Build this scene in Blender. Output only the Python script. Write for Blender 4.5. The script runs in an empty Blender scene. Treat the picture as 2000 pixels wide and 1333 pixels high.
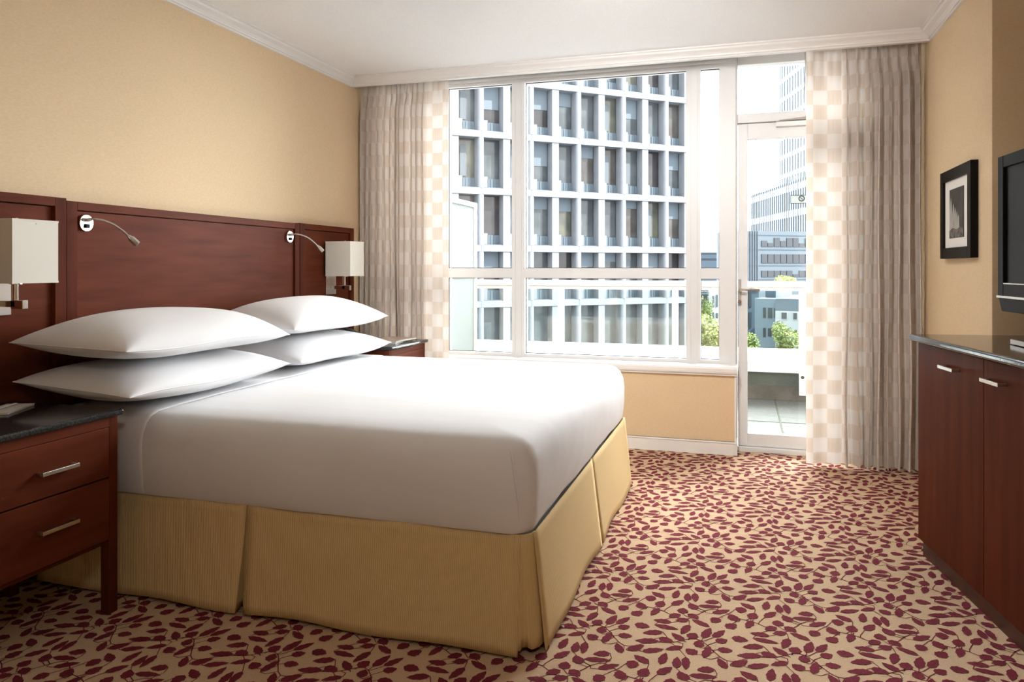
import bpy, bmesh, math, random
from mathutils import Vector, Matrix
PI = math.pi
SC = bpy.context.scene
C = SC.collection
rnd = random.Random(7)

# ------------------------------------------------------------------ camera, world, sun, exposure
F_PX, HZ = 1460.0, 523.0
TH = math.atan(450 / F_PX)
CAM_H = 1.17
cd = bpy.data.cameras.new('camera'); cam = bpy.data.objects.new('camera', cd); C.objects.link(cam)
cam.location = (0, 0, CAM_H); cam.rotation_euler = (PI / 2, 0, TH)
cd.sensor_width = 36; cd.sensor_fit = 'HORIZONTAL'; cd.lens = F_PX / 2000 * 36
cd.shift_y = -(666.5 - HZ) / 2000
cd.clip_start = 0.05; cd.clip_end = 1500
SC.camera = cam

w = bpy.data.worlds.new('sky'); SC.world = w; w.use_nodes = True
bg = w.node_tree.nodes['Background']
bg.inputs[0].default_value = (0.985, 0.985, 1.0, 1)
# hazy bright sky over the street side (+y), deeper sky behind the hotel
_nt = w.node_tree; _tc = _nt.nodes.new('ShaderNodeTexCoord'); _s = _nt.nodes.new('ShaderNodeSeparateXYZ'); _r = _nt.nodes.new('ShaderNodeMapRange')
_r.interpolation_type = 'SMOOTHSTEP'
for _i, _v in ((1, -.15), (2, .45), (3, 3.5), (4, 17.5)): _r.inputs[_i].default_value = _v
_nt.links.new(_tc.outputs['Generated'], _s.inputs[0]); _nt.links.new(_s.outputs[1], _r.inputs[0]); _nt.links.new(_r.outputs[0], bg.inputs[1])

def light(name, kind, loc, rot, energy, col=(1, 1, 1), **k):
    d = bpy.data.lights.new(name, kind); d.energy = energy; d.color = col
    for a, b in k.items(): setattr(d, a, b)
    o = bpy.data.objects.new(name, d); C.objects.link(o); o.location = loc; o.rotation_euler = rot
    return o
sd = Vector((0.80, -0.22, 0.85)).normalized()          # direction towards the sun
sun = light('sun', 'SUN', (20, -10, 30), sd.to_track_quat('Z', 'Y').to_euler(), 7.0, (1.0, 0.95, 0.86), angle=0.012)
# daylight portals in the window and door openings (importance sampling of the sky only)
p = light('window_portal', 'AREA', (-1.26, 5.11, 1.5), (PI / 2, 0, 0), 1, shape='RECTANGLE', size=2.5, size_y=2.1)
p.data.cycles.is_portal = True; p.rotation_euler = (-PI / 2, 0, 0)
p2 = light('door_portal', 'AREA', (0.36, 5.12, 1.25), (-PI / 2, 0, 0), 1, shape='RECTANGLE', size=.84, size_y=2.45)
p2.data.cycles.is_portal = True

# added unseen fill spot aimed at the window wall (made-up fixture built below)
SPOT = Vector((-0.35, 2.40, 2.22)); AIM = Vector((-0.55, 4.85, 1.10))
spot = light('added_fill_spot', 'SPOT', SPOT, (AIM - SPOT).to_track_quat('-Z', 'Y').to_euler(), 122, (1.0, .975, .95), spot_size=math.radians(112), spot_blend=1.0, shadow_soft_size=.18)

fill_rear = light('added_fill_rear', 'AREA', (0.2, -0.3, 2.40), (math.radians(38), 0, math.radians(8)), 9, (1.0, .93, .86), shape='DISK', size=.5)  # added unseen fill light just behind the camera

vs = SC.view_settings
vs.view_transform = 'Standard'; vs.look = 'None'; vs.exposure = 0.58; vs.gamma = 1; vs.use_curve_mapping = False

# ------------------------------------------------------------------ helpers
def tag(o, label=None, cat=None, group=None, kind=None):
    if label: o['label'] = label
    if cat: o['category'] = cat
    if group: o['group'] = group
    if kind: o['kind'] = kind
    return o
def thing(name, label, cat, loc=(0, 0, 0), rz=0, group=None):
    o = bpy.data.objects.new(name, None); C.objects.link(o)
    o.location = loc; o.rotation_euler = (0, 0, rz); o.empty_display_size = .1
    return tag(o, label, cat, group)
def obj(name, bm, m, parent=None, bevel=0, smooth=False, segs=2, label=None, kind=None):
    me = bpy.data.meshes.new(name)
    bmesh.ops.recalc_face_normals(bm, faces=bm.faces[:])
    bm.to_mesh(me); bm.free()
    for mm in (m if isinstance(m, (list, tuple)) else [m]): me.materials.append(mm)
    o = bpy.data.objects.new(name, me); C.objects.link(o)
    if parent: o.parent = parent
    if smooth:
        for p_ in me.polygons: p_.use_smooth = True
    if bevel:
        b = o.modifiers.new('bevel', 'BEVEL'); b.width = bevel; b.segments = segs; b.limit_method = 'ANGLE'; b.angle_limit = .6
        b.harden_normals = False
    if label: o['label'] = label
    if kind: o['kind'] = kind
    return o
def struct(name, bm, m, parent=None, **k):
    o = obj(name, bm, m, parent, **k)
    if not parent: o['kind'] = 'structure'
    return o
def B(bm=None): return bm or bmesh.new()
def bx(bm, x0, x1, y0, y1, z0, z1, mi=0):
    v = [bm.verts.new(p_) for p_ in ((x0, y0, z0), (x1, y0, z0), (x1, y1, z0), (x0, y1, z0), (x0, y0, z1), (x1, y0, z1), (x1, y1, z1), (x0, y1, z1))]
    for q in ((0, 3, 2, 1), (4, 5, 6, 7), (0, 1, 5, 4), (1, 2, 6, 5), (2, 3, 7, 6), (3, 0, 4, 7)):
        f = bm.faces.new([v[i] for i in q]); f.material_index = mi
    return bm
def one(*a): return bx(bmesh.new(), *a)
def tube(bm, pts, r, n=10, cap=True):
    pts = [Vector(p_) for p_ in pts]; rings = []
    rr = r if isinstance(r, (list, tuple)) else [r] * len(pts)
    up = None
    for i, p_ in enumerate(pts):
        t = (pts[min(i + 1, len(pts) - 1)] - pts[max(i - 1, 0)]).normalized()
        if up is None:
            up = Vector((0, 0, 1)) if abs(t.z) < .9 else Vector((1, 0, 0))
        a = t.cross(up).normalized(); b = a.cross(t).normalized(); up = b
        rings.append([bm.verts.new(p_ + (a * math.cos(2 * PI * k / n) + b * math.sin(2 * PI * k / n)) * rr[i]) for k in range(n)])
    for i in range(len(rings) - 1):
        for k in range(n):
            bm.faces.new((rings[i][k], rings[i][(k + 1) % n], rings[i + 1][(k + 1) % n], rings[i + 1][k]))
    if cap:
        bm.faces.new(rings[0][::-1]); bm.faces.new(rings[-1])
    return bm
def prism(bm, poly, axis, a, b):
    """extrude 2-D polygon along axis (0,1,2)"""
    def P(u, v, t):
        return [(t, u, v), (u, t, v), (u, v, t)][axis]
    lo = [bm.verts.new(P(u, v, a)) for u, v in poly]; hi = [bm.verts.new(P(u, v, b)) for u, v in poly]
    n = len(poly)
    for i in range(n): bm.faces.new((lo[i], lo[(i + 1) % n], hi[(i + 1) % n], hi[i]))
    bm.faces.new(lo[::-1]); bm.faces.new(hi)
    return bm

# ------------------------------------------------------------------ materials
def mat(name, col=(.5, .5, .5), rough=.5, metal=0, spec=.5, **k):
    m = bpy.data.materials.new(name); m.use_nodes = True
    p_ = m.node_tree.nodes['Principled BSDF']
    p_.inputs['Base Color'].default_value = (*col, 1); p_.inputs['Roughness'].default_value = rough
    p_.inputs['Metallic'].default_value = metal; p_.inputs['Specular IOR Level'].default_value = spec
    for a, b in k.items(): p_.inputs[a.replace('_', ' ')].default_value = b
    return m
def N(m, t, **k):
    n = m.node_tree.nodes.new(t)
    for a, b in k.items(): setattr(n, a, b)
    return n
def L(m, a, b): m.node_tree.links.new(a, b)
def PR(m): return m.node_tree.nodes['Principled BSDF']
def coords(m, scale=(1, 1, 1), rot=(0, 0, 0)):
    tc = N(m, 'ShaderNodeTexCoord'); mp = N(m, 'ShaderNodeMapping')
    mp.inputs['Scale'].default_value = scale; mp.inputs['Rotation'].default_value = rot
    L(m, tc.outputs['Object'], mp.inputs['Vector']); return mp.outputs['Vector']
def noisy(name, c1, c2, scale=(1, 1, 1), nscale=5, rough=.6, bump=0, detail=4, lo=.35, hi=.65, bscale=None, **k):
    m = mat(name, c1, rough, **k)
    v = coords(m, scale); n = N(m, 'ShaderNodeTexNoise'); n.inputs['Scale'].default_value = nscale; n.inputs['Detail'].default_value = detail
    L(m, v, n.inputs['Vector'])
    r = N(m, 'ShaderNodeValToRGB'); r.color_ramp.elements[0].color = (*c1, 1); r.color_ramp.elements[1].color = (*c2, 1)
    r.color_ramp.elements[0].position = lo; r.color_ramp.elements[1].position = hi
    L(m, n.outputs[0], r.inputs[0]); L(m, r.outputs[0], PR(m).inputs['Base Color'])
    if bump:
        b = N(m, 'ShaderNodeBump'); b.inputs['Strength'].default_value = bump; b.inputs['Distance'].default_value = .002
        src = n
        if bscale:
            src = N(m, 'ShaderNodeTexNoise'); src.inputs['Scale'].default_value = bscale; L(m, v, src.inputs['Vector'])
        L(m, src.outputs[0], b.inputs['Height']); L(m, b.outputs[0], PR(m).inputs['Normal'])
    return m

M = {}
M['wallpaper'] = noisy('wallpaper', (.70, .53, .335), (.75, .575, .37), scale=(1, 1, 3.5), nscale=60, rough=.75, bump=.15, spec=.25)
M['white_paint'] = mat('white_paint', (.82, .805, .785), .45)
M['frame_white'] = mat('frame_white', (.73, .725, .72), .4)
M['ceiling'] = noisy('ceiling_paint', (.87, .87, .875), (.91, .91, .915), nscale=90, rough=.9, bump=.3)
M['wood'] = noisy('cherry_wood', (.095, .022, .0105), (.150, .038, .018), scale=(1, 1, 9), nscale=2.2, rough=.42, detail=8, lo=.3, hi=.7, spec=.03)
M['wood_v'] = noisy('cherry_wood_upright', (.075, .015, .0065), (.12, .027, .011), scale=(9, 9, .8), nscale=2.2, rough=.42, detail=8, lo=.3, hi=.7, spec=.03)
M['wood_dark'] = noisy('dark_wood', (.045, .010, .005), (.075, .017, .008), scale=(8, 8, 1), nscale=2, rough=.4, detail=6)
M['granite'] = noisy('black_granite', (.018, .019, .020), (.055, .056, .056), nscale=160, rough=.10, detail=3, lo=.45, hi=.75, spec=.35)
M['chrome'] = mat('chrome', (.82, .82, .82), .12, 1)
M['steel'] = mat('brushed_steel', (.62, .60, .57), .3, 1)
M['black'] = mat('black_plastic', (.007, .007, .008), .45, spec=.08)
M['screen'] = mat('tv_screen', (.009, .010, .011), .3, spec=.06)
M['sheet'] = noisy('white_sheet', (.82, .82, .835), (.85, .85, .865), scale=(.6, 5, 5), nscale=2, rough=.85, bump=.35, spec=.15, detail=3)
M['pillow'] = noisy('pillow_cotton', (.82, .82, .835), (.85, .85, .865), scale=(3, 2, 3), nscale=2.2, rough=.85, bump=.5, spec=.15, detail=3)
M['shade'] = mat('lamp_shade_linen', (.80, .77, .69), .8, spec=.2)
M['paper'] = mat('paper', (.75, .73, .70), .6)
M['sticker'] = mat('pale_sticker', (.62, .74, .74), .5)
M['rubber'] = mat('dark_rubber', (.03, .03, .03), .7)

def skirt_mat():
    m = mat('gold_rib_cloth', (.62, .42, .16), .8, spec=.2)
    v = coords(m)
    s = N(m, 'ShaderNodeSeparateXYZ'); L(m, v, s.inputs[0])
    a = N(m, 'ShaderNodeMath', operation='ADD'); L(m, s.outputs[0], a.inputs[0]); L(m, s.outputs[1], a.inputs[1])
    b = N(m, 'ShaderNodeMath', operation='MULTIPLY'); b.inputs[1].default_value = 900; L(m, a.outputs[0], b.inputs[0])
    c = N(m, 'ShaderNodeMath', operation='SINE'); L(m, b.outputs[0], c.inputs[0])
    r = N(m, 'ShaderNodeMapRange'); r.inputs[1].default_value = -1; L(m, c.outputs[0], r.inputs[0])
    mx = N(m, 'ShaderNodeMix', data_type='RGBA'); L(m, r.outputs[0], mx.inputs[0])
    mx.inputs[6].default_value = (.70, .505, .24, 1); mx.inputs[7].default_value = (.78, .585, .30, 1)
    L(m, mx.outputs[2], PR(m).inputs['Base Color'])
    bu = N(m, 'ShaderNodeBump'); bu.inputs['Strength'].default_value = .4; bu.inputs['Distance'].default_value = .001
    L(m, c.outputs[0], bu.inputs['Height']); L(m, bu.outputs[0], PR(m).inputs['Normal'])
    return m
M['skirt'] = skirt_mat()

def carpet_mat(name, c1, c2):
    m = noisy(name, c1, c2, nscale=330, rough=.95, bump=.8, detail=2, spec=.1, lo=.3, hi=.7)
    return m
M['carpet'] = carpet_mat('carpet_beige', (.50, .345, .215), (.66, .475, .32))
M['leaf_pile'] = carpet_mat('carpet_maroon', (.13, .016, .028), (.21, .030, .045))

def glass_mat(name, tint=(1, 1, 1), gloss=.08, rough=0.0):
    m = bpy.data.materials.new(name); m.use_nodes = True; nt = m.node_tree; nt.nodes.clear()
    out = N(m, 'ShaderNodeOutputMaterial'); t = N(m, 'ShaderNodeBsdfTransparent'); t.inputs[0].default_value = (*tint, 1)
    g = N(m, 'ShaderNodeBsdfGlossy'); g.inputs['Roughness'].default_value = rough
    fr = N(m, 'ShaderNodeFresnel'); fr.inputs[0].default_value = 1.35
    mx = N(m, 'ShaderNodeMixShader'); L(m, fr.outputs[0], mx.inputs[0]); L(m, t.outputs[0], mx.inputs[1]); L(m, g.outputs[0], mx.inputs[2])
    L(m, mx.outputs[0], out.inputs[0]); return m
M['glass'] = glass_mat('clear_glass', (.97, .985, .98))
M['rail_glass'] = glass_mat('green_tinted_glass', (.90, .945, .935))
def translucent(name, col, tcol, f):
    m = bpy.data.materials.new(name); m.use_nodes = True; m.node_tree.nodes.clear()
    out = N(m, 'ShaderNodeOutputMaterial'); d = N(m, 'ShaderNodeBsdfDiffuse'); t = N(m, 'ShaderNodeBsdfTranslucent')
    d.inputs[0].default_value = (*col, 1); t.inputs[0].default_value = (*tcol, 1)
    mx = N(m, 'ShaderNodeMixShader'); mx.inputs[0].default_value = f
    L(m, d.outputs[0], mx.inputs[1]); L(m, t.outputs[0], mx.inputs[2]); L(m, mx.outputs[0], out.inputs[0]); return m
M['frosted'] = translucent('frosted_glass', (.25, .275, .27), (.26, .29, .285), .5)

def curtain_mat():
    """sheer cloth woven in alternating plain squares and squares of fine upright stripes (UV in metres)"""
    m = bpy.data.materials.new('checked_sheer'); m.use_nodes = True; m.node_tree.nodes.clear()
    out = N(m, 'ShaderNodeOutputMaterial'); uv = N(m, 'ShaderNodeUVMap')
    s = N(m, 'ShaderNodeSeparateXYZ'); L(m, uv.outputs[0], s.inputs[0])
    ck = N(m, 'ShaderNodeTexChecker'); ck.inputs['Scale'].default_value = 1 / .085; L(m, uv.outputs[0], ck.inputs[0])
    b = N(m, 'ShaderNodeMath', operation='MULTIPLY'); b.inputs[1].default_value = 2 * PI / .0075; L(m, s.outputs[0], b.inputs[0])
    c = N(m, 'ShaderNodeMath', operation='SINE'); L(m, b.outputs[0], c.inputs[0])
    r = N(m, 'ShaderNodeMapRange'); r.inputs[1].default_value = -.6; r.inputs[2].default_value = .6; L(m, c.outputs[0], r.inputs[0])
    st = N(m, 'ShaderNodeMix', data_type='RGBA'); L(m, r.outputs[0], st.inputs[0])
    st.inputs[6].default_value = (.63, .545, .475, 1); st.inputs[7].default_value = (.70, .625, .56, 1)
    mx = N(m, 'ShaderNodeMix', data_type='RGBA'); L(m, ck.outputs[1], mx.inputs[0])
    L(m, st.outputs[2], mx.inputs[6]); mx.inputs[7].default_value = (.68, .61, .55, 1)
    d = N(m, 'ShaderNodeBsdfDiffuse'); t = N(m, 'ShaderNodeBsdfTranslucent')
    L(m, mx.outputs[2], d.inputs[0])
    tm = N(m, 'ShaderNodeMix', data_type='RGBA'); L(m, ck.outputs[1], tm.inputs[0])
    s2 = N(m, 'ShaderNodeMix', data_type='RGBA'); L(m, r.outputs[0], s2.inputs[0]); s2.inputs[6].default_value = (.50, .38, .285, 1); s2.inputs[7].default_value = (.68, .58, .49, 1)
    L(m, s2.outputs[2], tm.inputs[6])
    tm.inputs[7].default_value = (.78, .73, .685, 1); L(m, tm.outputs[2], t.inputs[0])
    ms = N(m, 'ShaderNodeMixShader'); ms.inputs[0].default_value = .24
    L(m, d.outputs[0], ms.inputs[1]); L(m, t.outputs[0], ms.inputs[2]); L(m, ms.outputs[0], out.inputs[0]); return m
M['curtain'] = curtain_mat()
# outdoors
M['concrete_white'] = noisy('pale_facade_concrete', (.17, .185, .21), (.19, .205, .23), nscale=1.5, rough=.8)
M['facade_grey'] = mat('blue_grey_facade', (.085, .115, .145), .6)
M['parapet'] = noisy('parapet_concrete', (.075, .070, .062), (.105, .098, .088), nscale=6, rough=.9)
M['parapet_top'] = mat('parapet_white_cap', (.62, .62, .61), .7)
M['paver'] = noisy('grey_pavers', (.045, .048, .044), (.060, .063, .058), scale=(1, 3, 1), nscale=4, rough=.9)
M['moss'] = mat('mossy_joint', (.018, .02, .009), .9)
M['rail_white'] = mat('rail_white', (.62, .62, .60), .4)
M['street'] = noisy('street', (.07, .075, .08), (.10, .10, .105), nscale=.2, rough=.9)
M['tower_glass'] = mat('pale_tower_glass', (.068, .095, .125), .5, spec=.12)
M['tower_band'] = mat('tower_band', (.105, .13, .155), .5, spec=.12)
M['tower_fin'] = mat('tower_fin', (.135, .155, .175), .5, spec=.12)
M['dark_win'] = mat('dark_window', (.03, .036, .045), .3)
M['blue_wall'] = mat('blue_grey_wall', (.13, .175, .21), .7)
M['lowrise_white'] = mat('lowrise_white', (.34, .36, .38), .7)
M['foliage'] = noisy('green_foliage', (.10, .15, .03), (.24, .28, .08), nscale=1.2, rough=.7)  # leaf greens varied at random by noise
M['foliage_pale'] = noisy('pale_foliage', (.20, .25, .07), (.34, .38, .14), nscale=1.2, rough=.7)
M['bark'] = mat('bark', (.06, .045, .03), .9)
def win_mats():
    r = []
    for i, (c1, c2) in enumerate((((.045, .055, .062), (.085, .10, .11)), ((.05, .044, .042), (.085, .082, .08)), ((.055, .065, .075), (.09, .105, .115)),
                                   ((.05, .055, .052), (.11, .11, .085)), ((.028, .027, .032), (.055, .052, .055)))):
        r.append(noisy('office_pane', c1, c2, nscale=.9, rough=.12, detail=5, spec=.5))
    return r
PANES = win_mats()
M['blind'] = mat('office_blind', (.13, .165, .20), .7)
M['spandrel'] = mat('spandrel', (.085, .115, .145), .6)

# ------------------------------------------------------------------ room shell
XL, XR = -2.58, 0.99           # left wall face, right wall face near the window
ZC = 2.48                      # ceiling
YW = 4.85                      # face of the wall below the window
YB = -1.2                      # wall behind the camera
NICHE_Y, NICHE_X = 3.55, 1.62
GZ0 = -14.0

# carpet: one mesh, pile leaves and vines woven as faces of a second material
def carpet():
    bm = bmesh.new()
    f = bm.faces.new([bm.verts.new(p_) for p_ in ((XL - .1, YB - .1, 0), (NICHE_X + .1, YB - .1, 0), (NICHE_X + .1, 5.0, 0), (XL - .1, 5.0, 0))])
    r = random.Random(3)
    TX, TY = .305, .46
    def stem_y(x, k): return TY * (.25 + .5 * k) + .045 * math.sin(2 * PI * x / TX + k * 2.1) + .018 * math.sin(4 * PI * x / TX + k)
    leaves = []
    def wrapd(a, b):
        dx = abs(a[0] - b[0]) % TX; dy = abs(a[1] - b[1]) % TY
        return min(dx, TX - dx), min(dy, TY - dy)
    tries = 0
    def circles(l):
        x, y, a, ln, wd = l
        return [(x + math.cos(a) * ln * t, y + math.sin(a) * ln * t, wd * (.52 if abs(t) < .2 else .34)) for t in (-.36, -.18, 0, .18, .36)]
    placed = []
    while len(leaves) < 40 and tries < 60000:
        tries += 1
        kind = r.random()
        small = tries > 40000
        if small: ln = r.uniform(.024, .038); wd = ln * r.uniform(.5, .8)
        elif kind < .6: ln = r.uniform(.060, .082); wd = r.uniform(.024, .031)
        else: ln = r.uniform(.042, .052); wd = r.uniform(.030, .037)
        x, y = r.uniform(0, TX), r.uniform(0, TY)
        a = r.choice((.45, -.5, .9, -1.0, 1.45, .1)) + r.uniform(-.3, .3) + (PI if r.random() < .5 else 0)
        l = (x, y, a, ln, wd)
        ok = True
        for c in circles(l):
            for d in placed:
                dx, dy = wrapd(c, d)
                if dx * dx + dy * dy < (c[2] + d[2] - .0012) ** 2: ok = False; break
            if not ok: break
        if ok:
            leaves.append(l); placed += circles(l)
    def leaf_poly(l):
        x, y, a, ln, wd = l; ca, sa = math.cos(a), math.sin(a); out = []
        n = 7
        for s in (1, -1):
            for i in range(n + (1 if s == 1 else 0)):
                t = i / n if s == 1 else 1 - (i) / n
                if s == -1 and i == 0: continue
                wv = wd * .5 * math.sin(PI * t ** .8) ** .75 * (1 + (.14 if i % 2 else -.05))
                u = (t - .5) * ln; v = s * wv
                out.append((x + ca * u - sa * v, y + sa * u + ca * v))
        return out
    polys = [leaf_poly(l) for l in leaves]
    # vines: each leaf base is joined by a thin curved stalk to the nearest stem
    strips = []
    def strip(pts, wv):
        for i in range(len(pts) - 1):
            (x0, y0), (x1, y1) = pts[i], pts[i + 1]
            d = math.hypot(x1 - x0, y1 - y0) or 1; nx, ny = -(y1 - y0) / d * wv, (x1 - x0) / d * wv
            strips.append(((x0 - nx, y0 - ny), (x1 - nx, y1 - ny), (x1 + nx, y1 + ny), (x0 + nx, y0 + ny)))
    for k in (0, 1):
        strip([(i * TX / 16, stem_y(i * TX / 16, k)) for i in range(17)], .0016)
    for l in leaves:
        x, y, a, ln, wd = l
        bx_, by_ = x - math.cos(a) * ln * .5, y - math.sin(a) * ln * .5
        best = None
        for k in (0, 1):
            for j in range(-1, 2):
                for i in range(-8, 25):
                    sx = i * TX / 16; sy = stem_y(sx, k) + j * TY
                    d = math.hypot(sx - bx_, sy - by_)
                    if best is None or d < best[0]: best = (d, sx, sy)
        d, sx, sy = best
        if d < .10:
            mx_, my_ = (bx_ + sx) / 2 - math.cos(a) * .012, (by_ + sy) / 2 - math.sin(a) * .012
            strip([(bx_, by_), (mx_, my_), (sx, sy)], .0013)
    zl = .0012
    x0 = XL; nx = int((NICHE_X - XL) / TX) + 2
    ny = int((5.0 - YB) / TY) + 2
    for i in range(nx):
        for j in range(ny):
            ox = x0 + i * TX + (j % 2) * .0; oy = YB + j * TY
            if oy + TY < .9: continue            # nothing of the strip under the camera is in view
            for q, z in [(q, zl) for q in polys] + [(q, zl * .8) for q in strips]:
                pp = [(a + ox, b + oy) for a, b in q]
                if any(a < XL - .05 or a > NICHE_X + .05 or b > 4.98 for a, b in pp): continue
                f = bm.faces.new([bm.verts.new((a, b, z)) for a, b in pp]); f.material_index = 1
    o = struct('floor', bm, [M['carpet'], M['leaf_pile']])
    for p_ in o.data.polygons: pass
    return o
def fix_up(o):      # all carpet faces look up
    bm = bmesh.new(); bm.from_mesh(o.data)
    for f in bm.faces:
        if f.normal.z < 0: f.normal_flip()
    bm.to_mesh(o.data); bm.free()
fl = carpet(); fix_up(fl)
struct('floor_slab', one(XL - .3, NICHE_X + .3, YB - .3, 5.2, -.30, -.004), M['parapet'])

struct('ceiling', one(XL - .3, NICHE_X + .3, YB - .3, 4.64, ZC, ZC + .3), M['ceiling'])
struct('ceiling_curtain_recess', one(XL - .3, NICHE_X + .3, 4.64, 5.12, 2.565, ZC + .3), M['white_paint'])
struct('wall_left', one(XL - .3, XL, YB - .3, 5.12, 0, ZC + .1), M['wallpaper'])
bm = B(); bx(bm, XR, NICHE_X + .3, NICHE_Y, 5.12, 0, ZC + .1)
struct('wall_right', bm, M['wallpaper'])
struct('wall_niche', one(NICHE_X, NICHE_X + .3, YB - .3, NICHE_Y, 0, ZC + .1), M['wallpaper'])
struct('wall_back', one(XL - .3, NICHE_X + .3, YB - .3, YB, 0, ZC + .1), M['wallpaper'])
bm = B(); bx(bm, XL, -.045, YW, 5.10, 0, .495)
struct('wall_window', bm, M['wallpaper'])
bm = B(); bx(bm, XL, XR, 4.95, 5.10, 2.52, 2.565); bx(bm, XL, -2.42, 4.95, 5.10, .5, 2.52)
bx(bm, .745, XR, 4.95, 5.10, 0, 2.52)
struct('wall_window_surround', bm, M['white_paint'])
# return corner bead of the low wall
struct('trim_corner', one(-.047, -.036, 4.848, 5.0, 0, .50), M['white_paint'])

# hotel storeys above and beside the room; upper height set to shade the balcony
bm = B(); bx(bm, -14, 12, -8, 5.12, ZC + .3, 8.9)
struct('wall_hotel_above', bm, M['parapet'])
bm = B(); bx(bm, -14, XL - .3, -8, 5.12, GZ0, ZC + .3); bx(bm, NICHE_X + .3, 12, -8, 5.12, GZ0, ZC + .3); bx(bm, XL - .3, NICHE_X + .3, YB - 7, YB - .3, GZ0, ZC + .3); bx(bm, XL - .3, NICHE_X + .3, YB - .3, 5.1, GZ0, -.31)
struct('wall_hotel_beside', bm, M['parapet'])

# crown mouldings (stepped cove section)
def crown_profile():
    return [(0, 0), (.008, 0), (.012, -.012), (.018, -.016), (.026, -.030), (.040, -.046), (.058, -.054), (.062, -.062), (.074, -.064), (.080, -.072)]
def crown(name, x, side, y0, y1, z=ZC):
    """along y on a wall at x; side=+1 projects to +x"""
    pr = [(.062, 0), (.062, -.008), (.052, -.012), (.048, -.022), (.030, -.034), (.020, -.046), (.018, -.052), (.010, -.054), (.010, -.062), (0, -.064), (0, 0)]
    bm = bmesh.new(); prism(bm, [(x + side * a, z + b) for a, b in pr], 1, y0, y1)
    return struct(name, bm, M['white_paint'])
crown('trim_left', XL, 1, YB, 4.6); crown('trim_right', XR, -1, NICHE_Y + .0, 4.6)
bm = bmesh.new()
pr = [(.055, 0), (.055, -.008), (.046, -.012), (.042, -.022), (.024, -.034), (.014, -.044), (.012, -.052), (.004, -.054), (0, -.062), (0, 0)]
# pelmet board with its own moulding
pts = [(4.6 - a, ZC + b) for a, b in pr]
prism(bm, pts, 0, XL, XR)
bx(bm, XL, XR, 4.6, 4.64, 2.42, ZC)
struct('trim_pelmet', bm, M['white_paint'])
bm = B(); bx(bm, XL, -.04, YW - .014, YW, 0, .085); bx(bm, XL, -.04, YW - .018, YW, .075, .085); bx(bm, -.045, -.03, YW - .014, 4.99, 0, .085)
struct('baseboard_window', bm, M['white_paint'], bevel=.002)
struct('baseboard_right', one(XR - .014, XR, NICHE_Y, 4.96, 0, .085), M['white_paint'], bevel=.002)
struct('baseboard_left', one(XL, XL + .014, YB, 2.0, 0, .085), M['white_paint'], bevel=.002)
# window sill
bm = B(); prism(bm, [(4.815, .512), (4.812, .522), (4.812, .540), (4.818, .552), (4.83, .556), (5.0, .556), (5.0, .497), (4.828, .497), (4.826, .508)], 0, XL, -.030)
struct('trim_sill', bm, M['white_paint'])

# two made-up ceiling fixtures, out of view, for the added fill lights
bm = B(); tube(bm, [(SPOT.x, SPOT.y, ZC), (SPOT.x, SPOT.y, ZC - .015)], .09, 24); tube(bm, [(SPOT.x, SPOT.y - .06, ZC - .010), (SPOT.x, SPOT.y - .06, SPOT.z + .02)], .012, 12); tube(bm, [(SPOT.x + .02, SPOT.y - .14, SPOT.z + .05), (SPOT.x + .003, SPOT.y - .015, SPOT.z + .01)], .05, 16)
struct('trim_added_spot', bm, M['white_paint'])
bm = B(); tube(bm, [(.2, -.3, ZC), (.2, -.3, ZC - .03)], .16, 28)
struct('trim_added_disk', bm, M['white_paint'])

# window_1
def win():
    root = bpy.data.objects.new('window_1', None); C.objects.link(root); root['kind'] = 'structure'
    y0, y1 = 4.94, 5.03
    bm = B()
    for a, b in ((-2.42, -2.37), (-2.07, -2.005), (-1.524, -1.432), (-.348, -.256), (-.142, -.040)):
        bx(bm, a, b, y0, y1, .556, 2.52)
    for a, b in ((-2.37, -2.07), (-2.005, -1.524), (-1.432, -.348), (-.256, -.142)):
        for c, d in ((.556, .578), (1.098, 1.166), (2.447, 2.52)):
            bx(bm, a, b, y0 + .004, y1 - .01, c, d)
    obj('window_frame', bm, M['frame_white'], root)
    bm = B()   # raised beads along the mullions
    for a in (-1.500, -1.456, -.324, -.280): bx(bm, a - .003, a + .003, y0 - .006, y0, .556, 2.5)
    bx(bm, -2.42, -.04, y0 - .012, y0, 2.470, 2.485); bx(bm, -2.42, -.04, y0 - .02, y0, 2.505, 2.52)
    obj('frame_bead', bm, M['frame_white'], root)
    for a, b in ((-2.37, -2.07), (-2.005, -1.524), (-1.432, -.348), (-.256, -.142)):
        for c, d in ((.578, 1.098), (1.166, 2.447)):
            obj('pane', one(a, b, 4.995, 4.999, c, d), M['glass'], root)
            bm = B()   # dark gasket
            bx(bm, a, b, 4.975, 4.985, c, c + .004); bx(bm, a, b, 4.975, 4.985, d - .003, d)
            bx(bm, a, a + .003, 4.975, 4.985, c, d); bx(bm, b - .003, b, 4.975, 4.985, c, d)
            obj('gasket', bm, M['rubber'], root, label='thin dark rubber gasket round the glass')
win()
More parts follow.
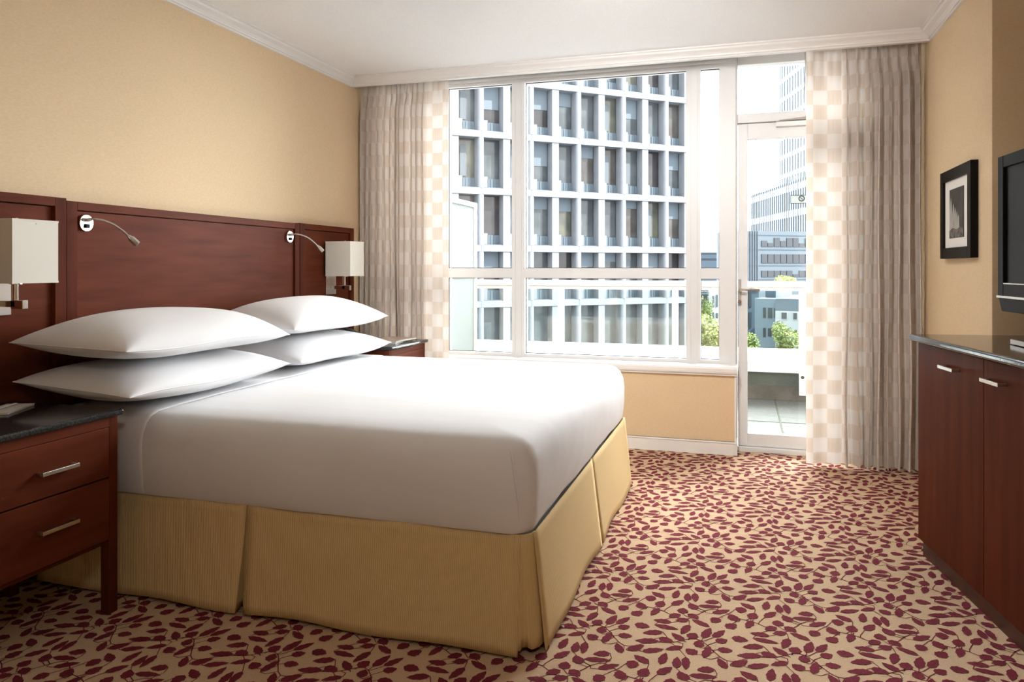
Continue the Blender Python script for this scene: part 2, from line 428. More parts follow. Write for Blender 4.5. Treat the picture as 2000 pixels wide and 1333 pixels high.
# door_1 with transom
def door():
    root = bpy.data.objects.new('door_1', None); C.objects.link(root); root['kind'] = 'structure'
    bm = B()
    bx(bm, -.052, -.030, 4.97, 5.10, 0, 2.52); bx(bm, .69, .745, 4.97, 5.10, 0, 2.52)
    bx(bm, -.03, .69, 4.98, 5.09, 2.092, 2.150); bx(bm, -.03, .69, 4.98, 5.09, 2.46, 2.52); bx(bm, -.03, .69, 4.97, 5.10, 0, .030)
    obj('door_frame', bm, M['frame_white'], root, bevel=.002)
    obj('transom_pane', one(-.03, .69, 5.04, 5.044, 2.15, 2.46), M['glass'], root)
    bm = B()
    bx(bm, -.026, .032, 5.0, 5.05, .032, 2.088); bx(bm, .62, .686, 5.0, 5.05, .032, 2.088)
    bx(bm, .032, .62, 5.0, 5.05, .032, .112); bx(bm, .032, .62, 5.0, 5.05, 1.988, 2.088)
    lf = obj('door_leaf', bm, M['frame_white'], root, bevel=.002)
    obj('pane', one(.032, .62, 5.024, 5.029, .112, 1.988), M['glass'], lf)
    bm = B(); bx(bm, -.026, -.008, 4.993, 5.0, .926, 1.097)
    h_ = obj('handle_plate', bm, M['steel'], lf, bevel=.002, label='brushed steel door handle plate')
    bm = B(); tube(bm, [(-.017, 4.993, 1.03), (-.017, 4.945, 1.03)], .009)
    tube(bm, [(-.017, 4.945, 1.03), (-.005, 4.938, 1.03), (.045, 4.938, 1.032), (.105, 4.940, 1.028)], [.009, .009, .008, .007])
    tube(bm, [(-.017, 4.993, .955), (-.017, 4.97, .955)], .011)
    obj('handle_lever', bm, M['chrome'], lf, smooth=False, label='chrome lever and thumb turn')
    bm = B(); bx(bm, .20, .62, 4.962, 4.998, 2.055, 2.085)
    obj('door_closer', bm, M['frame_white'], lf, bevel=.004)
    bm = B(); tube(bm, [(.22, 4.97, 2.09), (.60, 4.95, 2.115)], .006)
    obj('closer_arm', bm, M['steel'], lf, label='thin steel closer arm')
door()

t = thing('window_sticker', 'small pale sticker with dark outline and circle on the door glass', 'sticker', (.335, 5.022, 1.600))
obj('backing', one(-.044, .046, 0, .001, -.026, .026), M['sticker'], t)
bm = B(); bx(bm, -.046, -.043, -.001, 0, -.024, .024); bx(bm, -.046, .046, -.001, 0, -.027, -.024); bx(bm, -.046, .046, -.001, 0, .024, .027)
obj('outline', bm, M['rubber'], t)
bm = B(); tube(bm, [(.020 + .016 * math.cos(k * PI / 8), -.0012, .004 + .016 * math.sin(k * PI / 8)) for k in range(17)], .003, 6); tube(bm, [(.012, -.0012, .012), (.028, -.0012, -.004)], .002, 6)
obj('circle_mark', bm, M['rubber'], t)

# ------------------------------------------------------------------ curtains
def curtain(name, label, x0, x1, flat_side, nfold, ybase, z0, z1, seed, wide=.17, amp=.040, yflat=0.0):
    """flat_side=+1: the unfolded leading edge is at x1; -1: at x0. UV carries cloth metres."""
    r = random.Random(seed); root = thing(name, label, 'curtain', ((x0 + x1) / 2, ybase, 0), 0, 'sheer checked curtains')
    cx = (x0 + x1) / 2
    NZ = 40; per = 14
    W = x1 - x0; fw = W - wide
    jit = [r.uniform(.75, 1.25) for _ in range(nfold)]; tot = sum(jit); ed = [0]
    for j in jit: ed.append(ed[-1] + j / tot)
    am = [r.uniform(.75, 1.2) for _ in range(nfold)]; lean = [r.uniform(-.012, .012) for _ in range(nfold)]
    cols = []
    nflat = 34
    for i in range(nfold):
        for k in range(per): cols.append(('f', i, k / per))
    for i in range(nflat + 1): cols.append(('p', i / nflat, 0))
    bm = bmesh.new(); uvl = bm.loops.layers.uv.new('UVMap'); grid = []
    # arc length measured on the middle row so the checks follow the folds
    def pos(c, z):
        t = (z - z0) / (z1 - z0)
        if c[0] == 'f':
            i, q = c[1], c[2]
            u = ed[i] + (ed[i + 1] - ed[i]) * q
            pinch = max(0, 1 - (1 - t) / .045)                   # gathered heading tape
            neck = math.exp(-((t - .955) / .014) ** 2)
            a = am[i] * amp * (1 - .35 * pinch) * (.55 + .45 * min(1, (1 - t) * 9))
            ww = max(0, math.sin(PI * q)) ** 1.35
            y = -a * ww * (1 - .35 * neck) + amp * .35
            xs = u * fw + .014 * math.sin(2 * PI * q) * (1 - t * .4) * (fw / nfold / .045)
            xs += lean[i] * (1 - t) ** 2 * math.sin(PI * q) + .006 * math.sin(z * 5 + i * 1.7) * (1 - t)
            # narrow neck below heading
            mid = (ed[i] + ed[i + 1]) / 2 * fw
            xs = xs + (mid - xs) * .8 * neck * math.sin(PI * q)
            y += .010 * math.sin(3 * z + i) * (1 - t)
            if pinch > 0: y += pinch * .008 * math.sin(8 * PI * q)
        else:
            u = c[1]; xs = fw + u * wide
            y = amp * .35 * (1 - u) + yflat * u - .010 * math.sin(PI * 3 * u) * (.45 + .55 * (1 - t))
            y -= .012 * math.exp(-((t - .97) / .03) ** 2) * abs(math.sin(PI * 4 * u))
            y += .010 * math.sin(z * 2.2) * u * (1 - t)
        X = x0 + xs if flat_side > 0 else x1 - xs
        return X - cx, y
    arc = [0]
    prev = None
    for c in cols:
        p_ = pos(c, z0 + .5 * (z1 - z0))
        if prev: arc.append(arc[-1] + math.hypot(p_[0] - prev[0], p_[1] - prev[1]))
        prev = p_
    for j in range(NZ + 1):
        t = j / NZ; t = 1 - (1 - t) ** 1.35
        z = z0 + t * (z1 - z0); row = []
        for c in cols:
            x, y = pos(c, z); row.append(bm.verts.new((x, y, z)))
        grid.append((z, row))
    bm.verts.ensure_lookup_table()
    for j in range(NZ):
        for i in range(len(cols) - 1):
            f = bm.faces.new((grid[j][1][i], grid[j][1][i + 1], grid[j + 1][1][i + 1], grid[j + 1][1][i])); f.smooth = True
            zz = (grid[j][0], grid[j][0], grid[j + 1][0], grid[j + 1][0]); aa = (arc[i], arc[i + 1], arc[i + 1], arc[i])
            for lp, a, z in zip(f.loops, aa, zz): lp[uvl].uv = (a, z)
    me = bpy.data.meshes.new('cloth'); bm.to_mesh(me); bm.free(); me.materials.append(M['curtain'])
    o = bpy.data.objects.new('cloth', me); C.objects.link(o); o.parent = root
    return root
cl = curtain('curtain', 'sheer checked beige curtain behind the far nightstand, left of the window', -2.572, -1.905, 1, 12, 4.72, .02, 2.455, 5, wide=.17, amp=.074)
cr = curtain('curtain', 'sheer checked beige curtain bunched in front of the glass door, next to the picture', .357, .975, -1, 8, 4.725, .02, 2.455, 9, wide=.20, amp=.098, yflat=-.02)
struct('trim_curtain_track', one(XL, XR, 4.70, 4.73, 2.47, 2.50), M['white_paint'])
t = thing('curtain_wand', 'thin clear curtain wand hanging at the top edge of the curtain by the door', 'curtain wand', (.345, 4.66, 2.2))
bm = B(); tube(bm, [(.0, 0, .235), (.006, 0, .15), (.002, 0, .04), (-.004, 0, -.02)], .0028, 6); obj('wand', bm, M['steel'], t)
bm = B(); tube(bm, [(-.012, 0, .235), (.012, 0, .235)], .009, 10); obj('ring', bm, M['chrome'], t)

# ------------------------------------------------------------------ headboard panels
def panel(label, y0, y1, zt, proud, inset):
    t = thing('headboard_panel', label, 'headboard panel', (XL, (y0 + y1) / 2, 0), 0, 'wall headboard panels behind the bed')
    a, b = y0 - (y0 + y1) / 2, y1 - (y0 + y1) / 2
    fw, ft = .050, .034
    obj('stile', one(0, proud, a, a + fw, .02, zt), M['wood_v'], t, bevel=.0015); obj('stile', one(0, proud, b - fw, b, .02, zt), M['wood_v'], t, bevel=.0015)
    obj('rail', one(0, proud, a + fw, b - fw, zt - ft, zt), M['wood'], t, bevel=.0015); obj('rail', one(0, proud, a + fw, b - fw, .02, .10), M['wood'], t, bevel=.0015)
    obj('inset_board', one(.001, proud - inset, a + fw + .003, b - fw - .003, .10, zt - ft - .003), M['wood'], t)
    return t
panel('dark cherry wall panel carrying the left sconce, slightly taller than the middle one', 1.30, 2.277, 1.441, .058, .016)
panel('wide dark cherry wall panel behind the pillows, carrying both reading lights', 2.285, 3.900, 1.433, .050, .010)
panel('narrow dark cherry wall panel carrying the right sconce, next to the curtain', 3.904, 4.553, 1.437, .050, .014)
HF = XL + .042    # face of inset boards (approx.)

# sconces
def sconce(label, yc, face):
    t = thing('wall_sconce', label, 'wall lamp', (face, yc, 1.06), 0, 'chrome wall sconces with square linen shades')
    obj('back_plate', one(0, .012, -.060, .060, -.062, .090), M['chrome'], t, bevel=.002)
    bm = B(); bx(bm, .012, .115, -.011, .011, -.028, -.006); bx(bm, .095, .150, -.011, .011, -.034, -.004)
    obj('arm', bm, M['chrome'], t, bevel=.0015)
    bm = B(); tube(bm, [(.105, 0, -.006), (.105, 0, .060)], .010, 14); tube(bm, [(.105, 0, .052), (.105, 0, .064)], .022, 16)
    obj('socket', bm, M['chrome'], t, smooth=False)
    # open square shade (four walls with thickness)
    bm = B(); x0, x1, h = .022, .198, .088; z0, z1 = .056, .276; th = .003
    for q in ((x0, x1, -h, -h + th), (x0, x1, h - th, h), (x0, x0 + th, -h + th, h - th), (x1 - th, x1, -h + th, h - th)):
        bx(bm, *q, z0, z1)
    s = obj('lamp_shade', bm, M['shade'], t)
    for z in (z0, z1 - .006):
        bm = B()
        for q in ((x0 - .0012, x1 + .0012, -h - .0012, -h), (x0 - .0012, x1 + .0012, h, h + .0012), (x0 - .0012, x0, -h, h), (x1, x1 + .0012, -h, h)):
            bx(bm, *q, z, z + .006)
        obj('shade_trim', bm, M['shade'], s)
    bm = B(); tube(bm, [(.110, -h, .262), (.110, h, .262)], .002, 6); tube(bm, [(x0, 0, .262), (x1, 0, .262)], .002, 6); tube(bm, [(.110, 0, .262), (.110, 0, .284)], .005, 8)
    tube(bm, [(.110, 0, .064), (.110, 0, .27)], .0025, 6)
    obj('shade_holder', bm, M['chrome'], t)
    return t
sconce('chrome wall sconce with square cream shade above the near nightstand, at the left edge', 1.990, XL + .042)
sconce('chrome wall sconce with square cream shade next to the curtain', 4.262, XL + .036)

def reading_light(label, yc, dy, dz):
    t = thing('reading_light', label, 'reading light', (XL + .0408, yc, 1.350), 0, 'flexible chrome reading lights on the headboard')
    bm = B(); tube(bm, [(0, 0, 0), (.010, 0, 0)], .034, 32); obj('wall_plate', bm, M['chrome'], t, bevel=.002)
    bm = B(); bx(bm, .010, .018, -.009, .009, -.020, -.004); obj('switch', bm, M['black'], t, bevel=.001, label='black rocker switch')
    bm = B()
    P = [(.010, .0, .012), (.040, .006, .016), (.072, .024, .010), (.100, .048, -.006), (.122, .070, -.030), (.136, .088, -.052)]
    tube(bm, [(.010, 0, .012), (.030, 0, .014)], .008, 12)
    # smooth the neck
    pts = []
    for i in range(len(P) - 1):
        p0 = Vector(P[max(i - 1, 0)]); p1 = Vector(P[i]); p2 = Vector(P[i + 1]); p3 = Vector(P[min(i + 2, len(P) - 1)])
        for k in range(6):
            u = k / 6
            pts.append(.5 * ((2 * p1) + (-p0 + p2) * u + (2 * p0 - 5 * p1 + 4 * p2 - p3) * u * u + (-p0 + 3 * p1 - 3 * p2 + p3) * u ** 3))
    pts.append(Vector(P[-1])); tube(bm, pts, .0042, 10)
    obj('flexible_neck', bm, M['steel'], t, smooth=True)
    e = pts[-1]; d = (pts[-1] - pts[-3]).normalized()
    bm = B(); tube(bm, [e - d * .004, e + d * .006, e + d * .012, e + d * .044], [.006, .009, .0125, .0135], 18)
    hd = obj('lamp_head', bm, M['steel'], t, smooth=False, label='small steel lamp head')
    bm = B(); tube(bm, [e + d * .044, e + d * .0455], .0095, 16); obj('lens', bm, M['glass_white'], hd)
M['glass_white'] = mat('frosted_lens', (.85, .85, .83), .3)
reading_light('flexible chrome reading light nearer the near nightstand', 2.378, .02, -.090)
reading_light('flexible chrome reading light nearer the window', 3.800, .02, -.090)

# ------------------------------------------------------------------ nightstands
def nightstand(label, y0, y1):
    yc = (y0 + y1) / 2; a, b = y0 - yc, y1 - yc; D = .49; zt = .69
    t = thing('nightstand', label, 'nightstand', (XL + .062, yc, 0), 0, 'cherry nightstands with granite tops')
    bm = B(); x1 = D - .010
    bx(bm, 0, x1 - .016, a + .018, b - .018, .235, zt - .022)
    bx(bm, x1 - .030, x1, a + .040, b - .040, zt - .056, zt - .022)   # top rail
    obj('body', bm, M['wood'], t)
    # granite slab with rounded edge
    bm = B(); bx(bm, -.0, D + .012, a, b, zt - .022, zt)
    obj('granite_top', bm, M['granite'], t, bevel=.008, segs=4, label='polished black granite slab with rounded edge')
    for (px, py) in ((x1 - .036, a + .008), (x1 - .036, b - .044), (.004, a + .008), (.004, b - .044)):
        bm = B(); bx(bm, px, px + .036, py, py + .036, 0, zt - .022); obj('leg', bm, M['wood_v'], t, bevel=.002)
    for z0, z1 in ((.466, .632), (.255, .461)):
        dr = obj('drawer', one(x1 - .016, x1 + .002, a + .046, b - .046, z0, z1), M['wood'], t, bevel=.0015)
        zc = z0 + (.079 if z0 > .4 else .112)
        bm = B(); w2 = .066
        bx(bm, x1 + .022, x1 + .030, -w2, w2, zc - .006, zc + .006); bx(bm, x1 + .002, x1 + .022, -w2, -w2 + .010, zc - .005, zc + .005); bx(bm, x1 + .002, x1 + .022, w2 - .010, w2, zc - .005, zc + .005)
        obj('handle', bm, M['steel'], dr, bevel=.001, label='brushed steel bar handle')
    return t
nightstand('dark cherry nightstand with black granite top at the left edge, near side of the bed', 1.545, 2.050)
nightstand('dark cherry nightstand with granite top beyond the bed, in front of the curtain', 4.088, 4.635)

# things on nightstands
def sheetlet(name, label, cat, x, y, z, sx, sy, sz, rz, m, grp=None):
    t = thing(name, label, cat, (x, y, z), rz, grp)
    return t
t = thing('notepad', 'white notepad lying on the near nightstand at the left edge', 'notepad', (-2.36, 1.90, .6905), .42)
obj('pages', one(-.045, .045, -.085, .085, 0, .006), M['paper'], t, bevel=.0008)
obj('cover', one(-.046, .046, -.086, .086, .006, .0072), M['paper'], t)
t = thing('pen', 'white pen lying on the notepad on the near nightstand', 'pen', (-2.365, 1.895, .7025), .30)
bm = B(); tube(bm, [(0, -.06, 0), (0, .055, 0), (0, .066, 0)], [.004, .004, .0015], 10); obj('barrel', bm, M['paper'], t, smooth=True)
bm = B(); bx(bm, -.001, .001, -.062, -.030, .004, .006); obj('clip', bm, M['steel'], t)

# dark wedge shaped telephone and magazines on the far nightstand
M['mag1'] = noisy('magazine_cover_tan', (.45, .27, .18), (.60, .47, .38), nscale=14, rough=.3)
M['mag2'] = noisy('magazine_cover_pale', (.35, .45, .55), (.72, .72, .70), nscale=18, rough=.3)
def magazine(label, x, y, z, rz, m, sx, sy, th):
    t = thing('magazine', label, 'magazine', (x, y, z), rz, 'magazines on the far nightstand')
    obj('pages', one(-sx / 2 + .001, sx / 2 - .001, -sy / 2 + .001, sy / 2 - .001, .0004, th - .0004), M['paper'], t)
    bm = B(); bx(bm, -sx / 2, sx / 2, -sy / 2, sy / 2, th - .0004, th + .0002); bx(bm, -sx / 2, sx / 2, -sy / 2, sy / 2, 0, .0004); bx(bm, -sx / 2, -sx / 2 + .001, -sy / 2, sy / 2, 0, th)
    obj('cover', bm, m, t)
magazine('pale magazine lying under the other one on the far nightstand', -2.19, 4.40, .6905, .06, M['mag2'], .20, .27, .009)
magazine('tan covered magazine lying on top of the pale one on the far nightstand', -2.17, 4.42, .7000, -.10, M['mag1'], .20, .26, .008)
t = thing('telephone', 'dark grey wedge-shaped desk telephone half hidden by the pillows of the far stack', 'telephone', (-2.38, 4.24, .6905), -.15)
bm = B(); prism(bm, [(-.08, 0), (.09, 0), (.09, .018), (-.06, .085), (-.08, .085)], 1, -.09, .09); obj('base', bm, M['tele'] if 'tele' in M else mat('dark_grey_plastic', (.05, .055, .065), .4), t, bevel=.004)
bm = B(); tube(bm, [(-.045, -.075, .098), (-.035, -.06, .115), (.0, -.058, .100), (.05, -.058, .074), (.07, -.070, .052)], [.018, .014, .011, .014, .018], 12)
obj('handset', bm, mat('dark_grey_handset', (.04, .045, .05), .35), t, smooth=True)
bm = B()
for i in range(3):
    for j in range(4):
        bx(bm, .0 + i * .022 - .01, .014 + i * .022 - .01, -.02 + j * .02, -.006 + j * .02, .058 - i * .010, .064 - i * .010)
obj('keypad', bm, M['black'], t)

# ------------------------------------------------------------------ bed
BY0, BY1, BX0, BX1 = 2.155, 4.055, -2.50, -.612      # sheet outline at hem
def rounded_loop(x0, x1, y0, y1, r, n=10, ns=24):
    """loop of (point, outward dir) around rounded rectangle"""
    out = []
    for cx_, cy_, a0 in ((x1 - r, y1 - r, 0), (x0 + r, y1 - r, 90), (x0 + r, y0 + r, 180), (x1 - r, y0 + r, 270)):
        for i in range(n + 1):
            a = math.radians(a0 + 90 * i / n); out.append(((cx_ + r * math.cos(a), cy_ + r * math.sin(a)), (math.cos(a), math.sin(a))))
        # straight run to next corner
        nx_ = {0: (x0 + r, y1), 90: (x0, y0 + r), 180: (x1 - r, y0), 270: (x1, y1 - r)}[a0]
        (sx, sy), d = out[-1]
        for k in range(1, ns): out.append(((sx + (nx_[0] - sx) * k / ns, sy + (nx_[1] - sy) * k / ns), d))
    return out
bed = thing('bed', 'king bed with tucked white sheet over a gold box pleated skirt', 'bed', (-1.55, 3.105, 0))
def loc(v): return (v[0] + 1.55, v[1] - 3.105, v[2])
def shell(name, rings, m, parent, smooth=True, closed_top=True):
    bm = bmesh.new(); R = []
    for ring in rings: R.append([bm.verts.new(loc(v)) for v in ring])
    n = len(R[0])
    for i in range(len(R) - 1):
        for k in range(n): bm.faces.new((R[i][k], R[i][(k + 1) % n], R[i + 1][(k + 1) % n], R[i + 1][k]))
    if closed_top: bm.faces.new(R[-1])
    return obj(name, bm, m, parent, smooth=smooth)
HEM, TOP = .362, .655
def sheet_rings(grow=0.0, lift=0.0, inwards=(.15, .30, .55)):
    base = rounded_loop(BX0, BX1, BY0, BY1, .085)
    prof = [(-.006, HEM), (.004, HEM + .02), (.014, HEM + .10), (.016, HEM + .17), (.010, TOP - .075), (-.006, TOP - .040), (-.030, TOP - .018), (-.065, TOP - .006)]
    rings = []
    for o_, z in prof:
        ring = []
        for i, ((x, y), (dx, dy)) in enumerate(base):
            wob = .0025 * math.sin(x * 9 + y * 7 + z * 14) + .0015 * math.sin(x * 23 - y * 19)
            ring.append((x + dx * (o_ + grow + wob), y + dy * (o_ + grow + wob), z + lift))
        rings.append(ring)
    cx_, cy_ = (BX0 + BX1) / 2, (BY0 + BY1) / 2
    for k in inwards:
        ring = []
        for (x, y), (dx, dy) in base:
            X = cx_ + (x - .065 * dx - cx_) * (1 - k); Y = cy_ + (y - .065 * dy - cy_) * (1 - k)
            ring.append((X, Y, TOP - .006 + .008 * min(1, k * 2) + .0015 * math.sin(X * 8 + Y * 3) + lift))
        rings.append(ring)
    return rings
shell('mattress', [[(x, y, .30) for (x, y, z) in sheet_rings(-.03, 0)[0]], [(x, y, HEM - .004) for (x, y, z) in sheet_rings(-.03, 0)[0]]], M['sheet'], bed, smooth=False)
sh = tag(shell('bed_sheet', [[(x, y, z) for (x, y, z) in r_] for r_ in sheet_rings()], M['sheet'], None), 'plain white sheet tucked tight over the whole mattress', 'bed sheet')
sh.location = (-1.55, 3.105, 0)
# turned-down band near the pillows: follows the same cross-section
def band(name, xa, xb, off, m, parent, tilt=0.0):
    prof = [(-.006, HEM + .001), (.004, HEM + .02), (.014, HEM + .10), (.016, HEM + .17), (.010, TOP - .075), (-.006, TOP - .040), (-.030, TOP - .018), (-.065, TOP - .006)]
    def section(x, o):
        s = []
        for a, z in prof: s.append((x + tilt * (BY0 - 3.1), BY0 - a - o, z + (o if z > TOP - .05 else 0)))
        for k in range(1, 14):
            y = BY0 + .065 + (BY1 - BY0 - .13) * k / 14; zz = min(1, min(y - BY0, BY1 - y) / .4)
            s.append((x + tilt * (y - 3.1), y, TOP - .006 + .008 * zz + o))
        for a, z in prof[::-1]: s.append((x + tilt * (BY1 - 3.1), BY1 + a + o, z + (o if z > TOP - .05 else 0)))
        return s
    bm = bmesh.new(); S = []
    for x, o in ((xa, off), (xb - .012, off), (xb, off * .7), (xb + .002, 0.0)): S.append([bm.verts.new(loc(v)) for v in section(x, o)])
    for i in range(len(S) - 1):
        for k in range(len(S[0]) - 1): bm.faces.new((S[i][k], S[i][k + 1], S[i + 1][k + 1], S[i + 1][k]))
    return obj(name, bm, m, parent, smooth=True)
band('turned_band', -2.36, -2.03, .0035, M['sheet'], sh)
# hospital-corner fold on the near foot corner, and seam line on the side
bm = bmesh.new(); ln = []
for (o_, z), ca in zip([(-.006, HEM + .002), (.004, HEM + .02), (.014, HEM + .10), (.016, HEM + .17), (.010, TOP - .075), (-.004, TOP - .045)], (.62, .60, .52, .44, .38, .34)):
    sa = math.sqrt(1 - ca * ca); ln.append(loc((BX1 - .085 + ca * (.085 + o_), BY0 + .085 - sa * (.085 + o_), z)))
tube(bm, ln, .0028, 8)
obj('corner_fold', bm, M['sheet'], sh, smooth=True)

# box base hidden under the skirt
obj('bed_base', one(*[v for v in (-2.46 + 1.55, -.66 + 1.55, 2.20 - 3.105, 4.01 - 3.105)], .06, .30), M['wood_dark'], bed)
# skirt panels with box pleats
def skirt():
    zt, zb = .3615, .012
    base = []
    # polyline: head-left along near side to foot, along foot, back along the far side
    def run(p0, p1, n, nrm, pleats):
        d = Vector((p1[0] - p0[0], p1[1] - p0[1])); Ln = d.length; d /= Ln
        out = []
        xs = [(i / n, 0) for i in range(n + 1) if all(abs(i / n - q) * Ln > .03 for q in pleats)] + [(q + e * 1e-5, e) for q in pleats for e in (-2, -1.7, -1, 1, 1.7, 2)]
        for s, e in sorted(xs):
            out.append((p0[0] + d.x * s * Ln, p0[1] + d.y * s * Ln, nrm, e, s, (d.x, d.y)))
        return out
    near = run((-2.49, 2.165), (-.64, 2.165), 40, (0, -1), (.475,))
    foot = run((-.605, 2.195), (-.605, 4.03), 40, (1, 0), (.50,))
    far = run((-.64, 4.040), (-2.49, 4.040), 20, (0, 1), ())
    def build(seq, name, seed):
        bm = bmesh.new(); R = []
        rr = random.Random(seed); ph = rr.uniform(0, 6)
        NZ = 12
        for k in range(NZ + 1):
            t = k / NZ; z = zt + (zb - zt) * t; ring = []
            for (x, y, n_, g, s, dd) in seq:
                flare = (.040 if n_[1] < 1 else .012) * t + .006 * math.sin(s * 17 + ph) * t * t
                if g:      # inverted pleat: slit that opens towards the hem
                    op = .0015 + .019 * max(0, t - .18) ** 1.3
                    sh_ = (1 if g > 0 else -1) * (op if abs(g) >= 1.7 else op * 1.9 + .004)
                    x += dd[0] * sh_; y += dd[1] * sh_
                    if abs(g) < 1.7: flare -= .010 + .055 * t
                    elif abs(g) < 2: flare -= .002
                zz = z + (.004 * math.sin(s * 23 + ph) * (t ** 3))
                ring.append(bm.verts.new(loc((x + n_[0] * flare, y + n_[1] * flare, zz))))
            R.append(ring)
        for i in range(NZ):
            for k in range(len(seq) - 1):
                bm.faces.new((R[i][k], R[i][k + 1], R[i + 1][k + 1], R[i + 1][k]))
        o = obj(name, bm, M['skirt'], bed, smooth=True)
        sm = o.modifiers.new('thick', 'SOLIDIFY'); sm.thickness = .004; sm.offset = -1
        return o
    build(near, 'bed_skirt', 1); build(foot, 'bed_skirt', 2); build(far, 'bed_skirt', 3)
    # corner inserts: soft fold behind the two side panels
    for (cx_, cy_, a0, a1) in ((-.66, 2.215, 270, 360), (-.66, 4.005, 0, 90)):
        bm = bmesh.new(); R = []
        for k in range(9):
            t = k / 8; z = zt + (zb + .012 - zt) * t; ring = []
            for i in range(15):
                a = math.radians(a0 + (a1 - a0) * i / 14)
                rad = .052 + .028 * t - (.020 * t if 4 <= i <= 6 else 0)
                ring.append(bm.verts.new(loc((cx_ + rad * math.cos(a), cy_ + rad * math.sin(a), z))))
            R.append(ring)
        for i in range(8):
            for k in range(14): bm.faces.new((R[i][k], R[i][k + 1], R[i + 1][k + 1], R[i + 1][k]))
        o = obj('skirt_corner', bm, M['skirt'], bed, smooth=True)
        sm = o.modifiers.new('thick', 'SOLIDIFY'); sm.thickness = .004
skirt()

# ------------------------------------------------------------------ pillows
def pillow(label, cx_, cy_, cz, a, b, T, rx=0, ry=0, rz=0, seed=0, sag=0.0, low=.9):
    """a: half depth (x), b: half length (y), T: half thickness"""
    t = thing('pillow', label, 'pillow', (cx_, cy_, cz), 0, 'white pillows stacked in two pairs')
    r = random.Random(seed); n = 36; bm = bmesh.new()
    rot = Matrix.Rotation(rz, 4, 'Z') @ Matrix.Rotation(ry, 4, 'Y') @ Matrix.Rotation(rx, 4, 'X')
    ph = [r.uniform(0, 6) for _ in range(4)]
    def P(u, v, s):
        x = a * u * (1 - .055 * (1 - v * v) ** 1.0); y = b * v * (1 - .035 * (1 - u * u))
        e = max(0, (1 - u * u)) ** .45 * max(0, (1 - v ** 4 * .65 - v * v * .35)) ** .52
        z = s * T * e
        z *= 1 + .04 * math.sin(3 * u + ph[0]) * math.sin(2.5 * v + ph[1])
        if s < 0: z *= low
        z += sag * (v * v) + .006 * math.sin(4 * v + ph[2]) * abs(u)
        # radiating creases at corners
        cr = (abs(u) * abs(v)) ** 3
        z += s * .006 * cr * math.sin(14 * (abs(u) - abs(v))) * (1 - max(abs(u), abs(v)) ** 6)
        return rot @ Vector((x, y, z))
    g = {}
    def sgn(t_): 
        return math.sin(PI / 2 * t_)
    for s in (1, -1):
        for i in range(n + 1):
            for j in range(n + 1):
                edge = i in (0, n) or j in (0, n)
                u = sgn(-1 + 2 * i / n); v = sgn(-1 + 2 * j / n)
                if edge and s == -1: g[(s, i, j)] = g[(1, i, j)]
                else: g[(s, i, j)] = bm.verts.new(P(u, v, s))
    for s in (1, -1):
        for i in range(n):
            for j in range(n):
                q = [g[(s, i, j)], g[(s, i + 1, j)], g[(s, i + 1, j + 1)], g[(s, i, j + 1)]]
                if s == -1: q = q[::-1]
                bm.faces.new(q)
    pc = obj('pillowcase', bm, M['pillow'], t, smooth=True)
    rim = [P(sgn(-1 + 2 * i / n), -1, 1) for i in range(n)] + [P(1, sgn(-1 + 2 * i / n), 1) for i in range(n)] + [P(sgn(1 - 2 * i / n), 1, 1) for i in range(n)] + [P(-1, sgn(1 - 2 * i / n), 1) for i in range(n + 1)]
    bm = B(); tube(bm, rim, .0022, 6, cap=False); obj('seam', bm, M['pillow'], pc, smooth=True)
    return t
pillow('lower white pillow of the near stack, its corner over the near nightstand', -2.235, 2.500, .742, .260, .470, .078, ry=.06, seed=1)
pillow('upper white pillow of the near stack, nearest the left edge', -2.240, 2.495, .884, .260, .475, .122, ry=.03, rx=-.015, seed=2, low=.50)
pillow('lower white pillow of the far stack, resting on the sheet', -2.250, 3.560, .744, .255, .475, .078, ry=.07, seed=3)
pillow('upper white pillow of the far stack, its tip towards the window', -2.270, 3.545, .890, .255, .485, .122, ry=.03, seed=4, low=.50)

# ------------------------------------------------------------------ dresser, TV
U = (0.1474, -0.9891)
rz_d = math.atan2(U[1], U[0])               # local +x runs along the front towards the camera
t = thing('dresser', 'long dark cherry cabinet with black granite top along the right wall', 'cabinet', (.686, 3.409, 0), rz_d)
# local y: +y = to the back? check: rotate (0,1) by rz_d
LD, DD = 1.70, .555
obj('plinth', one(.012, LD - .01, .015, DD - .02, 0, .064), M['wood_dark'], t)
bm = B(); bx(bm, 0, LD, .020, DD, .064, .868); obj('body', bm, M['wood_v'], t)
obj('granite_top', one(-.028, LD + .02, -.028, DD + .01, .870, .896), M['granite'], t, bevel=.009, segs=4, label='polished black granite top with rounded edge')
for i in range(3):
    a = i * .5665; b = a + .5665
    d_ = obj('door', one(a + .0015, b - .0015, 0, .020, .066, .864), M['wood_v'], t, bevel=.0015)
    hx = a + (.33 if i == 0 else .665 - .5665 + .0)
    if i == 1: hx = a + .098
    if i == 2: hx = a + .33
    bm = B(); bx(bm, hx - .062, hx + .062, -.030, -.020, .795, .807); bx(bm, hx - .060, hx - .048, -.020, 0, .796, .806); bx(bm, hx + .048, hx + .060, -.020, 0, .796, .806)
    obj('handle', bm, M['steel'], d_, bevel=.001, label='brushed steel bar handle')

# TV
t = thing('television', 'black flat television with silver lower strip standing on the cabinet', 'television', (.985, 2.77, .897), math.radians(-86))
